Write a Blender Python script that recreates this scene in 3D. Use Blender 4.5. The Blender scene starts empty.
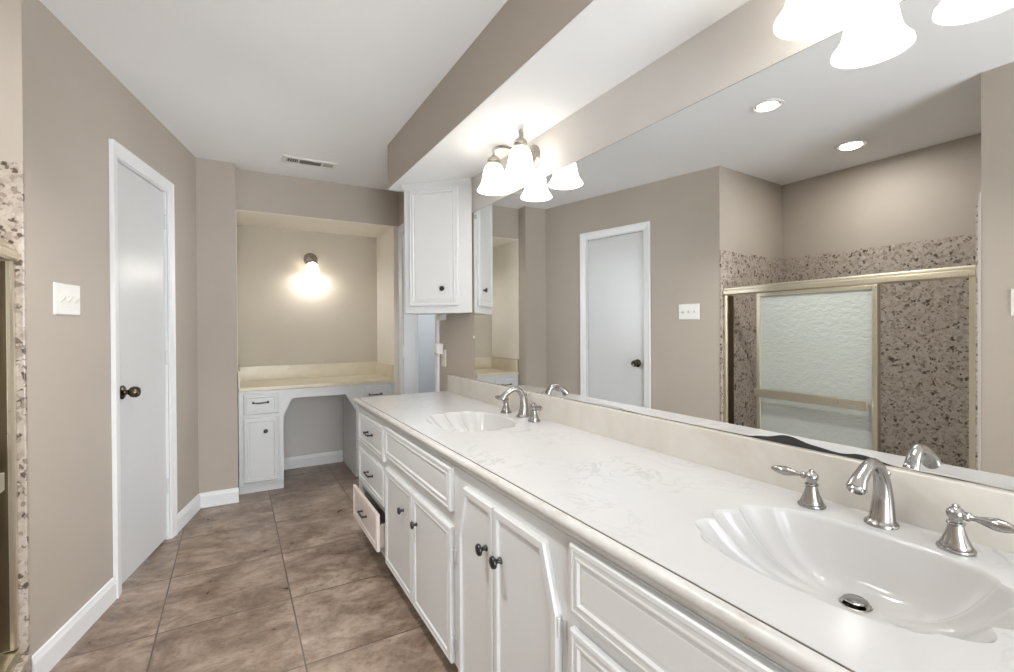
import bpy, bmesh, math, random
from mathutils import Vector, Matrix
random.seed(7)
S = bpy.context.scene
COL = S.collection
PI = math.pi

# ------------------------------------------------------------------ camera
TH, PITCH, ROLL, CAMH = 0.5237, 0.0062, -0.0054, 1.2394
def make_camera():
    c, s = math.cos(TH), math.sin(TH)
    R0, F0, D0 = Vector((c, -s, 0)), Vector((s, c, 0)), Vector((0, 0, -1))
    cp, sp = math.cos(PITCH), math.sin(PITCH)
    F = F0 * cp + D0 * sp
    V = D0 * cp - F0 * sp
    cr, sr = math.cos(ROLL), math.sin(ROLL)
    Rr = R0 * cr - V * sr
    Vr = R0 * sr + V * cr
    U, B = -Vr, -F
    cam = bpy.data.cameras.new('camera')
    cam.sensor_width = 36.0
    cam.lens = 36.0 * 471.735 / 1014.0
    cam.shift_y = -(336.0 - 331.644) / 1014.0
    cam.clip_start = 0.02
    o = bpy.data.objects.new('camera', cam)
    o.matrix_world = Matrix(((Rr.x, U.x, B.x, 0), (Rr.y, U.y, B.y, 0), (Rr.z, U.z, B.z, CAMH), (0, 0, 0, 1)))
    COL.objects.link(o)
    S.camera = o
make_camera()

# ------------------------------------------------------------------ world, exposure, large lights
W = bpy.data.worlds.new('world')
S.world = W
W.use_nodes = True
_bg = W.node_tree.nodes['Background']
_bg.inputs[0].default_value = (0.88, 0.945, 1.0, 1)
_bg.inputs[1].default_value = 6.2
S.view_settings.view_transform = 'Standard'
S.view_settings.look = 'None'
S.view_settings.gamma = 1.0
S.view_settings.use_curve_mapping = False
S.view_settings.exposure = 0.62
S.cycles.use_denoising = True
S.cycles.max_bounces = 10
S.cycles.diffuse_bounces = 6
S.cycles.glossy_bounces = 6
S.cycles.transmission_bounces = 8

def area_lamp(name, loc, size, power, color, direction):
    l = bpy.data.lights.new(name, 'AREA')
    l.shape = 'RECTANGLE'
    l.size, l.size_y = size
    l.energy = power
    l.color = color
    o = bpy.data.objects.new(name, l)
    o.location = loc
    o.rotation_euler = Vector(direction).to_track_quat('-Z', 'Y').to_euler()
    COL.objects.link(o)
    return o
# unseen fill lamp added behind the camera to brighten ceiling and walls
area_lamp('rear_fill_lamp', (0.40, -2.0, 0.65), (1.2, 0.8), 12, (0.96, 0.98, 1.0), (-0.12, 1, 0.45)).data.spread = 1.9
# unseen cool lamp added to light the small room beyond the open doorway
area_lamp('side_room_fill_lamp', (2.5, 3.9, 1.7), (0.7, 1.0), 26, (0.93, 0.965, 1.0), (-1, 0.25, -0.1))

VANITY_W, SHADE_E, CAN_W, CAN2_W, SCONCE_W = 1.25, 0.85, 11, 6, 4.6

def point_lamp(name, loc, power, color, radius, parent=None, kind='POINT', cone=2.2):
    l = bpy.data.lights.new(name, kind)
    l.energy = power
    l.color = color
    l.shadow_soft_size = radius
    if kind == 'SPOT':
        l.spot_size = cone
        l.spot_blend = 0.6
    o = bpy.data.objects.new(name, l)
    o.location = loc
    if parent: o.parent = parent
    COL.objects.link(o)
    return o

# ------------------------------------------------------------------ materials
def mat(name, base=(0.8, 0.8, 0.8), rough=0.5, metal=0.0, spec=0.5):
    m = bpy.data.materials.new(name)
    m.use_nodes = True
    nt = m.node_tree
    b = nt.nodes['Principled BSDF']
    b.inputs['Base Color'].default_value = (*base, 1)
    b.inputs['Roughness'].default_value = rough
    b.inputs['Metallic'].default_value = metal
    b.inputs['Specular IOR Level'].default_value = spec
    return m, nt, b
def node(nt, t, **kw):
    n = nt.nodes.new(t)
    for k, v in kw.items():
        if k.startswith('_'): setattr(n, k[1:], v)
        else: n.inputs[k].default_value = v
    return n
def coords(nt, scale=(1, 1, 1), rot=(0, 0, 0)):
    tc = nt.nodes.new('ShaderNodeTexCoord')
    mp = nt.nodes.new('ShaderNodeMapping')
    mp.inputs['Scale'].default_value = scale
    mp.inputs['Rotation'].default_value = rot
    nt.links.new(tc.outputs['Object'], mp.inputs['Vector'])
    return mp.outputs['Vector']
def ramp(nt, fac, stops):
    r = nt.nodes.new('ShaderNodeValToRGB')
    e = r.color_ramp.elements
    while len(e) < len(stops): e.new(0.5)
    for i, (p, c) in enumerate(stops):
        e[i].position = p
        e[i].color = (*c, 1)
    nt.links.new(fac, r.inputs[0])
    return r.outputs[0]
def mixc(nt, a, b, fac, blend='MIX'):
    n = nt.nodes.new('ShaderNodeMix')
    n.data_type = 'RGBA'
    n.blend_type = blend
    for sock, v in ((n.inputs[0], fac), (n.inputs[6], a), (n.inputs[7], b)):
        if hasattr(v, 'is_linked'): nt.links.new(v, sock)
        elif isinstance(v, (int, float)): sock.default_value = v
        else: sock.default_value = (*v, 1)
    return n.outputs[2]
def bump(nt, b, h, strength, dist):
    n = node(nt, 'ShaderNodeBump', Strength=strength, Distance=dist)
    nt.links.new(h, n.inputs['Height'])
    nt.links.new(n.outputs[0], b.inputs['Normal'])

def paint(name, base, rough=0.55, var=0.03, tex=0.15, scale=90):
    m, nt, b = mat(name, base, rough)
    v = coords(nt)
    n = node(nt, 'ShaderNodeTexNoise', Scale=1.6, Detail=3.0)
    nt.links.new(v, n.inputs['Vector'])
    lo = tuple(x * (1 - var) for x in base); hi = tuple(min(1, x * (1 + var)) for x in base)
    nt.links.new(ramp(nt, n.outputs['Fac'], [(0.35, lo), (0.65, hi)]), b.inputs['Base Color'])
    n2 = node(nt, 'ShaderNodeTexNoise', Scale=scale, Detail=2.0)
    nt.links.new(v, n2.inputs['Vector'])
    bump(nt, b, n2.outputs['Fac'], tex, 0.002)
    return m

M = {}
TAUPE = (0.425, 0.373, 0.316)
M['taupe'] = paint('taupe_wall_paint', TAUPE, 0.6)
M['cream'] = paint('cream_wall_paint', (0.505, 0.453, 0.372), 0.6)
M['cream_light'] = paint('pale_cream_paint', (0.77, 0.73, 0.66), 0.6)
M['offwhite'] = paint('offwhite_paint_and_lamplit_strip', (0.60, 0.575, 0.55), 0.6)  # kneehole panel's own tone; above the mirror it holds lamp brightness
M['bead'] = paint('rough_grey_white_bead', (0.46, 0.43, 0.40), 0.7)
M['ceiling'] = paint('ceiling_paint', (0.86, 0.875, 0.89), 0.8, 0.015, 0.25, 160)
M['white'] = paint('white_semigloss_paint', (0.63, 0.635, 0.637), 0.32, 0.012, 0.06, 60)
def worn_paint():
    m, nt, b = mat('worn_white_moulding', (0.6, 0.6, 0.6), 0.35)
    v = coords(nt, (1, 0.35, 1))
    n = node(nt, 'ShaderNodeTexNoise', Scale=22.0, Detail=8.0, Roughness=0.75)
    nt.links.new(v, n.inputs['Vector'])
    nt.links.new(ramp(nt, n.outputs['Fac'], [(0.28, (0.16, 0.13, 0.10)), (0.36, (0.46, 0.43, 0.39)), (0.50, (0.56, 0.55, 0.53)), (0.7, (0.62, 0.62, 0.61))]), b.inputs['Base Color'])
    return m
M['worn'] = worn_paint()
M['trim'] = paint('white_trim_paint', (0.77, 0.775, 0.785), 0.35, 0.01, 0.05, 60)
M['blue_grey'] = paint('blue_grey_wall_paint', (0.25, 0.265, 0.28), 0.6)
M['primer'] = paint('pinkish_bare_primer', (0.66, 0.585, 0.55), 0.5, 0.03, 0.08, 60)
M['raw_wood'] = paint('raw_drawer_wood', (0.42, 0.36, 0.29), 0.6, 0.1, 0.1, 40)
M['dark'] = mat('dark_cavity', (0.03, 0.028, 0.025), 0.8)[0]
M['black'] = mat('black_hardware', (0.012, 0.011, 0.011), 0.32)[0]
M['grime'] = mat('grime_line', (0.14, 0.12, 0.10), 0.8)[0]
M['plastic'] = mat('white_plastic', (0.78, 0.77, 0.74), 0.35)[0]
M['ivory'] = mat('ivory_plastic', (0.72, 0.69, 0.62), 0.35)[0]
M['bronze'] = mat('dark_bronze', (0.11, 0.085, 0.06), 0.22, 1.0)[0]

def metal(name, base, rough, stretch):
    m, nt, b = mat(name, base, rough, 1.0)
    v = coords(nt, stretch)
    n = node(nt, 'ShaderNodeTexNoise', Scale=60.0, Detail=2.0)
    nt.links.new(v, n.inputs['Vector'])
    r = nt.nodes.new('ShaderNodeMapRange')
    r.inputs['To Min'].default_value = rough * 0.75
    r.inputs['To Max'].default_value = rough * 1.3
    nt.links.new(n.outputs['Fac'], r.inputs['Value'])
    nt.links.new(r.outputs[0], b.inputs['Roughness'])
    return m
M['nickel'] = metal('brushed_nickel', (0.40, 0.385, 0.37), 0.20, (1, 1, 12))
M['nickel_dark'] = metal('satin_nickel', (0.40, 0.37, 0.34), 0.28, (1, 1, 8))
M['brass'] = metal('satin_brass', (0.70, 0.635, 0.50), 0.30, (1, 12, 1))
M['brass_dark_reflect'] = metal('brass_with_dark_reflection', (0.17, 0.13, 0.08), 0.38, (1, 1, 0.1))  # dark reflection on the jamb face put into the metal colour
M['chrome'] = mat('chrome', (0.70, 0.70, 0.70), 0.1, 1.0)[0]

def marble():
    m, nt, b = mat('cultured_marble', (0.8, 0.79, 0.78), 0.16)
    v = coords(nt)
    n = node(nt, 'ShaderNodeTexNoise', Scale=8.0, Detail=6.0, Roughness=0.55, Distortion=1.3)
    nt.links.new(v, n.inputs['Vector'])
    veins = ramp(nt, n.outputs['Fac'], [(0.465, (0, 0, 0)), (0.495, (1, 1, 1)), (0.53, (0, 0, 0))])
    n2 = node(nt, 'ShaderNodeTexNoise', Scale=3.0, Detail=3.0)
    nt.links.new(v, n2.inputs['Vector'])
    msk = ramp(nt, n2.outputs['Fac'], [(0.44, (0, 0, 0)), (0.66, (0.75, 0.75, 0.75))])
    f = mixc(nt, veins, msk, 1.0, 'MULTIPLY')
    c = mixc(nt, (0.55, 0.548, 0.545), (0.40, 0.396, 0.392), f)
    nt.links.new(c, b.inputs['Base Color'])
    return m
M['marble'] = marble()
M['basin'] = cream_marble_basin = mat('basin_marble', (0.53, 0.523, 0.515), 0.14)[0]
def cream_marble(name, a, c2, rough=0.25):
    m, nt, b = mat(name, a, rough)
    v = coords(nt)
    n = node(nt, 'ShaderNodeTexNoise', Scale=4.5, Detail=6.0, Roughness=0.6, Distortion=1.2)
    nt.links.new(v, n.inputs['Vector'])
    nt.links.new(ramp(nt, n.outputs['Fac'], [(0.35, a), (0.52, tuple((x + y) / 2 for x, y in zip(a, c2))), (0.68, c2)]), b.inputs['Base Color'])
    return m
M['splash'] = cream_marble('beige_cultured_marble', (0.60, 0.57, 0.52), (0.53, 0.49, 0.43))
M['splash_desk'] = cream_marble('yellow_cream_laminate', (0.68, 0.61, 0.47), (0.60, 0.53, 0.39), 0.3)

def floor_tile():
    m, nt, b = mat('brown_stone_tile', (0.3, 0.24, 0.2), 0.35)
    tc = nt.nodes.new('ShaderNodeTexCoord')
    off = nt.nodes.new('ShaderNodeMapping')
    off.inputs['Location'].default_value = (0.285, -1.88 + 5.0, 0)
    nt.links.new(tc.outputs['Object'], off.inputs['Vector'])
    v = off.outputs['Vector']
    br = node(nt, 'ShaderNodeTexBrick', _offset=0.0, _squash=1.0, Scale=1.0)
    br.inputs['Mortar Size'].default_value = 0.0034
    br.inputs['Mortar Smooth'].default_value = 0.25
    br.inputs['Brick Width'].default_value = 0.503
    br.inputs['Row Height'].default_value = 0.5
    br.inputs['Color1'].default_value = (0, 0, 0, 1)
    br.inputs['Color2'].default_value = (1, 1, 1, 1)
    br.inputs['Mortar'].default_value = (0.5, 0.5, 0.5, 1)
    nt.links.new(v, br.inputs['Vector'])
    # every tile its own slice of the stone
    sep = nt.nodes.new('ShaderNodeSeparateColor')
    nt.links.new(br.outputs['Color'], sep.inputs[0])
    cmb = nt.nodes.new('ShaderNodeCombineXYZ')
    mul = node(nt, 'ShaderNodeMath', _operation='MULTIPLY'); mul.inputs[1].default_value = 7.0
    nt.links.new(sep.outputs[0], mul.inputs[0])
    nt.links.new(mul.outputs[0], cmb.inputs[2])
    add = node(nt, 'ShaderNodeVectorMath', _operation='ADD')
    nt.links.new(v, add.inputs[0]); nt.links.new(cmb.outputs[0], add.inputs[1])
    st = nt.nodes.new('ShaderNodeMapping')
    st.inputs['Scale'].default_value = (1.0, 1.35, 1.0)
    st.inputs['Rotation'].default_value = (0, 0, 0.35)
    nt.links.new(add.outputs[0], st.inputs['Vector'])
    n = node(nt, 'ShaderNodeTexNoise', Scale=4.6, Detail=10.0, Roughness=0.70, Distortion=0.5)
    nt.links.new(st.outputs[0], n.inputs['Vector'])
    c = ramp(nt, n.outputs['Fac'], [(0.30, (0.105, 0.068, 0.047)), (0.44, (0.195, 0.138, 0.102)), (0.55, (0.29, 0.218, 0.168)), (0.70, (0.42, 0.335, 0.272))])
    n2 = node(nt, 'ShaderNodeTexNoise', Scale=26.0, Detail=5.0, Roughness=0.7)
    nt.links.new(st.outputs[0], n2.inputs['Vector'])
    sp = ramp(nt, n2.outputs['Fac'], [(0.33, (0.62, 0.58, 0.55)), (0.5, (1, 1, 1)), (0.7, (1.0, 1.0, 1.0))])
    c = mixc(nt, c, sp, 0.8, 'MULTIPLY')
    c = mixc(nt, c, (0.095, 0.072, 0.057), br.outputs['Fac'])
    nt.links.new(c, b.inputs['Base Color'])
    rr = ramp(nt, n.outputs['Fac'], [(0.3, (0.26,) * 3), (0.7, (0.42,) * 3)])
    nt.links.new(rr, b.inputs['Roughness'])
    inv = node(nt, 'ShaderNodeMath', _operation='SUBTRACT'); inv.inputs[0].default_value = 1.0
    nt.links.new(br.outputs['Fac'], inv.inputs[1])
    bump(nt, b, inv.outputs[0], 0.5, 0.002)
    return m
M['floor'] = floor_tile()

def granite():
    m, nt, b = mat('pebbled_granite', (0.4, 0.35, 0.3), 0.28)
    v = coords(nt)
    w = node(nt, 'ShaderNodeTexNoise', Scale=38.0, Detail=3.0)
    nt.links.new(v, w.inputs['Vector'])
    vv = mixc(nt, v, w.outputs['Color'], 0.045)
    vo = node(nt, 'ShaderNodeTexVoronoi', Scale=42.0, Randomness=1.0)
    nt.links.new(vv, vo.inputs['Vector'])
    sep = nt.nodes.new('ShaderNodeSeparateColor')
    nt.links.new(vo.outputs['Color'], sep.inputs[0])
    stones = ramp(nt, sep.outputs[0], [(0.0, (0.05, 0.040, 0.032)), (0.11, (0.10, 0.078, 0.06)), (0.20, (0.25, 0.205, 0.165)), (0.4, (0.36, 0.305, 0.255)), (0.8, (0.43, 0.375, 0.32)), (0.97, (0.50, 0.45, 0.40))])
    vo2 = node(nt, 'ShaderNodeTexVoronoi', Scale=85.0, Randomness=1.0)
    nt.links.new(v, vo2.inputs['Vector'])
    sep2 = nt.nodes.new('ShaderNodeSeparateColor')
    nt.links.new(vo2.outputs['Color'], sep2.inputs[0])
    small = ramp(nt, sep2.outputs[1], [(0.0, (0.08, 0.06, 0.05)), (0.12, (0.25, 0.2, 0.16)), (0.3, (0.40, 0.34, 0.285)), (1.0, (0.47, 0.41, 0.35))])
    edge = ramp(nt, vo.outputs['Distance'], [(0.42, (0, 0, 0)), (0.55, (1, 1, 1))])
    nt.links.new(mixc(nt, stones, small, edge), b.inputs['Base Color'])
    return m
M['granite'] = granite()

def mirror_glass():
    m = bpy.data.materials.new('mirror_silver')
    m.use_nodes = True
    nt = m.node_tree
    b = nt.nodes['Principled BSDF']
    out = nt.nodes['Material Output']
    b.inputs['Base Color'].default_value = (0.84, 0.85, 0.85, 1)
    b.inputs['Metallic'].default_value = 1.0
    b.inputs['Roughness'].default_value = 0.0
    # black desilvered blotches that creep up from the lower edge
    tc = nt.nodes.new('ShaderNodeTexCoord')
    sx = nt.nodes.new('ShaderNodeSeparateXYZ')
    nt.links.new(tc.outputs['Object'], sx.inputs[0])
    cmb = nt.nodes.new('ShaderNodeCombineXYZ')
    nt.links.new(sx.outputs['Y'], cmb.inputs[0])
    n = node(nt, 'ShaderNodeTexNoise', Scale=7.0, Detail=0.6, Roughness=0.4)
    nt.links.new(cmb.outputs[0], n.inputs['Vector'])
    hgt = nt.nodes.new('ShaderNodeMapRange')
    hgt.inputs['From Min'].default_value = 0.40; hgt.inputs['From Max'].default_value = 0.72
    hgt.inputs['To Min'].default_value = 0.003; hgt.inputs['To Max'].default_value = 0.024
    nt.links.new(n.outputs['Fac'], hgt.inputs['Value'])
    # only between y = 0.42 and y = 0.86
    y0 = node(nt, 'ShaderNodeMath', _operation='SUBTRACT'); y0.inputs[1].default_value = 0.665 - 1.05
    nt.links.new(sx.outputs['Y'], y0.inputs[0])
    ya = node(nt, 'ShaderNodeMath', _operation='ABSOLUTE'); nt.links.new(y0.outputs[0], ya.inputs[0])
    win = nt.nodes.new('ShaderNodeMapRange')
    win.inputs['From Min'].default_value = 0.12; win.inputs['From Max'].default_value = 0.20
    win.inputs['To Min'].default_value = 1.0; win.inputs['To Max'].default_value = 0.10
    nt.links.new(ya.outputs[0], win.inputs['Value'])
    h2 = node(nt, 'ShaderNodeMath', _operation='MULTIPLY')
    nt.links.new(hgt.outputs[0], h2.inputs[0]); nt.links.new(win.outputs[0], h2.inputs[1])
    zz = node(nt, 'ShaderNodeMath', _operation='SUBTRACT'); zz.inputs[1].default_value = -0.0005
    nt.links.new(sx.outputs['Z'], zz.inputs[0])
    lt = node(nt, 'ShaderNodeMath', _operation='LESS_THAN')
    nt.links.new(zz.outputs[0], lt.inputs[0]); nt.links.new(h2.outputs[0], lt.inputs[1])
    d = node(nt, 'ShaderNodeBsdfDiffuse', Color=(0.05, 0.05, 0.05, 1))
    mx = nt.nodes.new('ShaderNodeMixShader')
    nt.links.new(lt.outputs[0], mx.inputs[0]); nt.links.new(b.outputs[0], mx.inputs[1]); nt.links.new(d.outputs[0], mx.inputs[2])
    nt.links.new(mx.outputs[0], out.inputs['Surface'])
    return m
M['mirror'] = mirror_glass()

def frosted():
    m = bpy.data.materials.new('rippled_shower_glass')
    m.use_nodes = True
    nt = m.node_tree
    b = nt.nodes['Principled BSDF']; out = nt.nodes['Material Output']
    b.inputs['Base Color'].default_value = (0.77, 0.795, 0.755, 1)
    b.inputs['Roughness'].default_value = 0.22
    b.inputs['Transmission Weight'].default_value = 0.35
    v = coords(nt, (1, 0.8, 1.6))
    n = node(nt, 'ShaderNodeTexNoise', Scale=30.0, Detail=2.0, Distortion=0.6)
    nt.links.new(v, n.inputs['Vector'])
    bump(nt, b, n.outputs['Fac'], 0.55, 0.008)
    t = node(nt, 'ShaderNodeBsdfTranslucent', Color=(0.80, 0.825, 0.78, 1))
    mx = nt.nodes.new('ShaderNodeMixShader'); mx.inputs[0].default_value = 0.35
    nt.links.new(b.outputs[0], mx.inputs[1]); nt.links.new(t.outputs[0], mx.inputs[2])
    nt.links.new(mx.outputs[0], out.inputs['Surface'])
    return m
M['frosted'] = frosted()

def glowing(name, color, strength, trans=0.5):
    m = bpy.data.materials.new(name)
    m.use_nodes = True
    nt = m.node_tree
    out = nt.nodes['Material Output']
    nt.nodes.remove(nt.nodes['Principled BSDF'])
    e = node(nt, 'ShaderNodeEmission', Color=(*color, 1), Strength=strength)
    t = node(nt, 'ShaderNodeBsdfTranslucent', Color=(0.9, 0.88, 0.84, 1))
    g = node(nt, 'ShaderNodeBsdfDiffuse', Color=(0.85, 0.84, 0.82, 1))
    mx = nt.nodes.new('ShaderNodeMixShader'); mx.inputs[0].default_value = trans
    nt.links.new(g.outputs[0], mx.inputs[1]); nt.links.new(t.outputs[0], mx.inputs[2])
    ad = nt.nodes.new('ShaderNodeAddShader')
    nt.links.new(mx.outputs[0], ad.inputs[0]); nt.links.new(e.outputs[0], ad.inputs[1])
    nt.links.new(ad.outputs[0], out.inputs['Surface'])
    return m
M['shade'] = glowing('lit_opal_glass', (1.0, 0.965, 0.91), SHADE_E)
M['bulb'] = glowing('lit_bulb', (1.0, 0.95, 0.88), 8.0, 0.2)
M['lens'] = glowing('lit_can_bulb', (1.0, 0.96, 0.9), 3.0, 0.2)

# ------------------------------------------------------------------ mesh helpers
def link(o, parent=None):
    COL.objects.link(o)
    if parent is not None:
        o.parent = parent
    return o
class MB:
    """collects shapes, links them as ONE mesh object (world coordinates; origin moved to the parent)"""
    def __init__(self): self.v = []; self.f = []; self.sm = []
    def add(self, vs, fs, smooth=False):
        k = len(self.v)
        self.v += [tuple(p) for p in vs]
        self.f += [tuple(i + k for i in f) for f in fs]
        self.sm += [smooth] * len(fs)
        return self
    def box(self, x0, x1, y0, y1, z0, z1):
        if x0 > x1: x0, x1 = x1, x0
        if y0 > y1: y0, y1 = y1, y0
        if z0 > z1: z0, z1 = z1, z0
        v = [(x0, y0, z0), (x1, y0, z0), (x1, y1, z0), (x0, y1, z0), (x0, y0, z1), (x1, y0, z1), (x1, y1, z1), (x0, y1, z1)]
        return self.add(v, [(3, 2, 1, 0), (4, 5, 6, 7), (0, 1, 5, 4), (1, 2, 6, 5), (2, 3, 7, 6), (3, 0, 4, 7)])
    def prism(self, poly, d0, d1, to):
        """2-D polygon extruded from d0 to d1; to(a, b, d) -> point"""
        n = len(poly)
        v = [to(a, b, d0) for a, b in poly] + [to(a, b, d1) for a, b in poly]
        f = [tuple(range(n - 1, -1, -1)), tuple(range(n, 2 * n))]
        f += [(i, (i + 1) % n, n + (i + 1) % n, n + i) for i in range(n)]
        return self.add(v, f)
    def vert_prism(self, poly, z0, z1): return self.prism(poly, z0, z1, lambda a, b, d: (a, b, d))
    def lathe(self, prof, mtx=Matrix(), n=28, cap=True, start=0.0):
        """profile of (radius, height) turned about local z"""
        v, f = [], []
        for r, h in prof:
            for k in range(n):
                a = start + 2 * PI * k / n
                v.append(mtx @ Vector((r * math.cos(a), r * math.sin(a), h)))
        for i in range(len(prof) - 1):
            for k in range(n):
                f.append((i * n + k, i * n + (k + 1) % n, (i + 1) * n + (k + 1) % n, (i + 1) * n + k))
        if cap:
            f.append(tuple(range(n - 1, -1, -1)))
            f.append(tuple(range((len(prof) - 1) * n, len(prof) * n)))
        return self.add(v, f, True)
    def tube(self, pts, rad, n=14, flat=1.0, up=None):
        """round (or flattened) tube along points with a radius for each"""
        pts = [Vector(p) for p in pts]
        if not isinstance(rad, (list, tuple)): rad = [rad] * len(pts)
        v, f = [], []
        side = None
        for i, p in enumerate(pts):
            t = (pts[min(i + 1, len(pts) - 1)] - pts[max(i - 1, 0)]).normalized()
            if side is None:
                ref = Vector(up) if up else (Vector((0, 0, 1)) if abs(t.z) < 0.9 else Vector((1, 0, 0)))
                side = t.cross(ref).normalized()
            else:
                side = (side - t * side.dot(t)).normalized()
            oth = t.cross(side)
            for k in range(n):
                a = 2 * PI * k / n
                v.append(p + side * (rad[i] * math.cos(a)) + oth * (rad[i] * flat * math.sin(a)))
        for i in range(len(pts) - 1):
            for k in range(n):
                f.append((i * n + k, i * n + (k + 1) % n, (i + 1) * n + (k + 1) % n, (i + 1) * n + k))
        f.append(tuple(range(n - 1, -1, -1)))
        f.append(tuple(range((len(pts) - 1) * n, len(pts) * n)))
        return self.add(v, f, True)
    def build(self, name, m, parent=None, bevel=0.0, fix=True, kind=None):
        me = bpy.data.meshes.new(name)
        org = Vector(parent_origin(parent)) if parent is not None else Vector((0, 0, 0))
        me.from_pydata([Vector(p) - org for p in self.v], [], self.f)
        me.materials.append(m)
        me.polygons.foreach_set('use_smooth', self.sm)
        if fix:
            bm = bmesh.new(); bm.from_mesh(me)
            bmesh.ops.recalc_face_normals(bm, faces=bm.faces)
            bm.to_mesh(me); bm.free()
        if any(self.sm) :
            try: me.set_sharp_from_angle(angle=math.radians(42))
            except Exception: pass
        o = bpy.data.objects.new(name, me)
        link(o, parent)
        if bevel:
            b = o.modifiers.new('bevel', 'BEVEL'); b.width = bevel; b.segments = 2; b.limit_method = 'ANGLE'; b.angle_limit = 0.6
        if kind: o['kind'] = kind
        return o
def parent_origin(p):
    v = Vector((0, 0, 0))
    while p is not None:
        v += Vector(p.location); p = p.parent
    return v
def thing(name, label, cat, loc, group=None):
    o = bpy.data.objects.new(name, None)
    o.empty_display_size = 0.05
    o.location = loc
    COL.objects.link(o)
    return tag(o, label, cat, group)
def tag(o, label, cat, group=None):
    o['label'] = label; o['category'] = cat
    if group: o['group'] = group
    return o
def structure(name, mb, m, bevel=0.0, parent=None): return mb.build(name, m, parent, bevel, kind=None if parent else 'structure')

def inset_poly(poly, d):
    """convex CCW polygon moved in by d"""
    n = len(poly); lines = []
    for i in range(n):
        a, b = Vector(poly[i]), Vector(poly[(i + 1) % n])
        t = (b - a).normalized(); nn = Vector((-t.y, t.x))
        lines.append((a + nn * d, t))
    res = []
    for i in range(n):
        p, t = lines[i - 1]; q, u = lines[i]
        den = t.x * u.y - t.y * u.x
        k = ((q.x - p.x) * u.y - (q.y - p.y) * u.x) / den
        res.append(tuple(p + t * k))
    return res
def moulded_front(mb, poly, to, loops):
    """panel front: nested insets (inset, depth); depth along to()'s third axis, outward positive; first loop is the back"""
    vs, fs, n = [], [], len(poly)
    for ins, dep in loops:
        q = inset_poly(poly, ins) if ins else poly
        vs += [to(a, b, dep) for a, b in q]
    fs.append(tuple(range(n - 1, -1, -1)))
    for i in range(len(loops) - 1):
        for k in range(n):
            fs.append((i * n + k, i * n + (k + 1) % n, (i + 1) * n + (k + 1) % n, (i + 1) * n + k))
    fs.append(tuple(range((len(loops) - 1) * n, len(loops) * n)))
    return mb.add(vs, fs)
def rect(a0, a1, b0, b1): return [(a0, b0), (a1, b0), (a1, b1), (a0, b1)]
DOOR_LOOPS = [(0, 0), (0, 0.013), (0.003, 0.0165), (0.011, 0.0175), (0.0135, 0.0157), (0.022, 0.0157), (0.025, 0.0172), (0.029, 0.0172), (0.034, 0.0123), (0.041, 0.0123), (0.044, 0.0131)]
def align_z(p, d):
    return Matrix.Translation(Vector(p)) @ Vector((0, 0, 1)).rotation_difference(Vector(d).normalized()).to_matrix().to_4x4()
def knob(p, d, parent, m=None, s=1.0):
    prof = [(0.0085, 0), (0.008, 0.002), (0.0055, 0.005), (0.005, 0.012), (0.010, 0.016), (0.0150, 0.019), (0.0155, 0.022), (0.0135, 0.0255), (0.006, 0.0275), (0.0, 0.028)]
    return MB().lathe([(r * s, h * s) for r, h in prof], align_z(p, d), 18).build('knob', m or M['black'], parent)
def bail_pull(p, d, axis, parent, half=0.045, drop=0.005):
    """drawer pull: two rosettes with posts and a bar that sags between them"""
    p, d, axis = Vector(p), Vector(d).normalized(), Vector(axis).normalized()
    mb = MB()
    for s in (-1, 1):
        mb.lathe([(0.0085, 0), (0.009, 0.002), (0.005, 0.005), (0.0045, 0.020), (0.007, 0.022), (0.007, 0.027), (0.0, 0.029)], align_z(p + axis * s * half, d), 14)
    pts, rad = [], []
    for i in range(13):
        t = -1 + 2 * i / 12
        pts.append(p + axis * half * t + d * 0.023 + Vector((0, 0, -drop * (1 - abs(t) ** 2.5))))
        rad.append(0.0036 + 0.0018 * (1 - t * t))
    mb.tube(pts, rad, 10)
    return mb.build('pull', M['black'], parent)

# ------------------------------------------------------------------ the room
XW = 1.25          # vanity wall
XM = 1.247         # face of the mirror
CEIL = 2.44
LA = 0.2349        # angle of the left wall
LP = Vector((-0.225, 3.92, 0))
LT = Vector((-math.sin(LA), -math.cos(LA), 0))     # along the left wall, towards the camera
LN = Vector((math.cos(LA), -math.sin(LA), 0))      # out of it, into the room
def onleft(t, out, z): return tuple(LP + LT * t + LN * out + Vector((0, 0, z)))
T_END = 1.7245
YREAR = -1.7

structure('floor', MB().box(-2.2, 3.3, -3.2, 5.4, -0.12, 0.0), M['floor'])
structure('ceiling', MB().box(-2.2, 3.3, -3.2, 5.4, CEIL, CEIL + 0.1), M['ceiling'])

# left wall with the doorway cut out of it
DT0, DT1, DZ = 0.505, 1.100, 2.062
wl = MB()
def lw(t0, t1, z0, z1): wl.prism([(t0, z0), (t1, z0), (t1, z1), (t0, z1)], -0.11, 0.0, lambda a, b, d: onleft(a, d, b))
poly = [(-0.02, 0), (DT0, 0), (DT0, DZ), (DT1, DZ), (DT1, 0), (T_END, 0), (T_END, CEIL), (-0.02, CEIL)]
wl.prism(poly, -0.11, 0.0, lambda a, b, d: onleft(a, d, b))
structure('wall_left', wl, M['taupe'])
structure('wall_left_closet', MB().prism([(0.1, 0), (1.5, 0), (1.5, CEIL), (0.1, CEIL)], -0.75, -0.70, lambda a, b, d: onleft(a, d, b)), M['taupe'])
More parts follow.
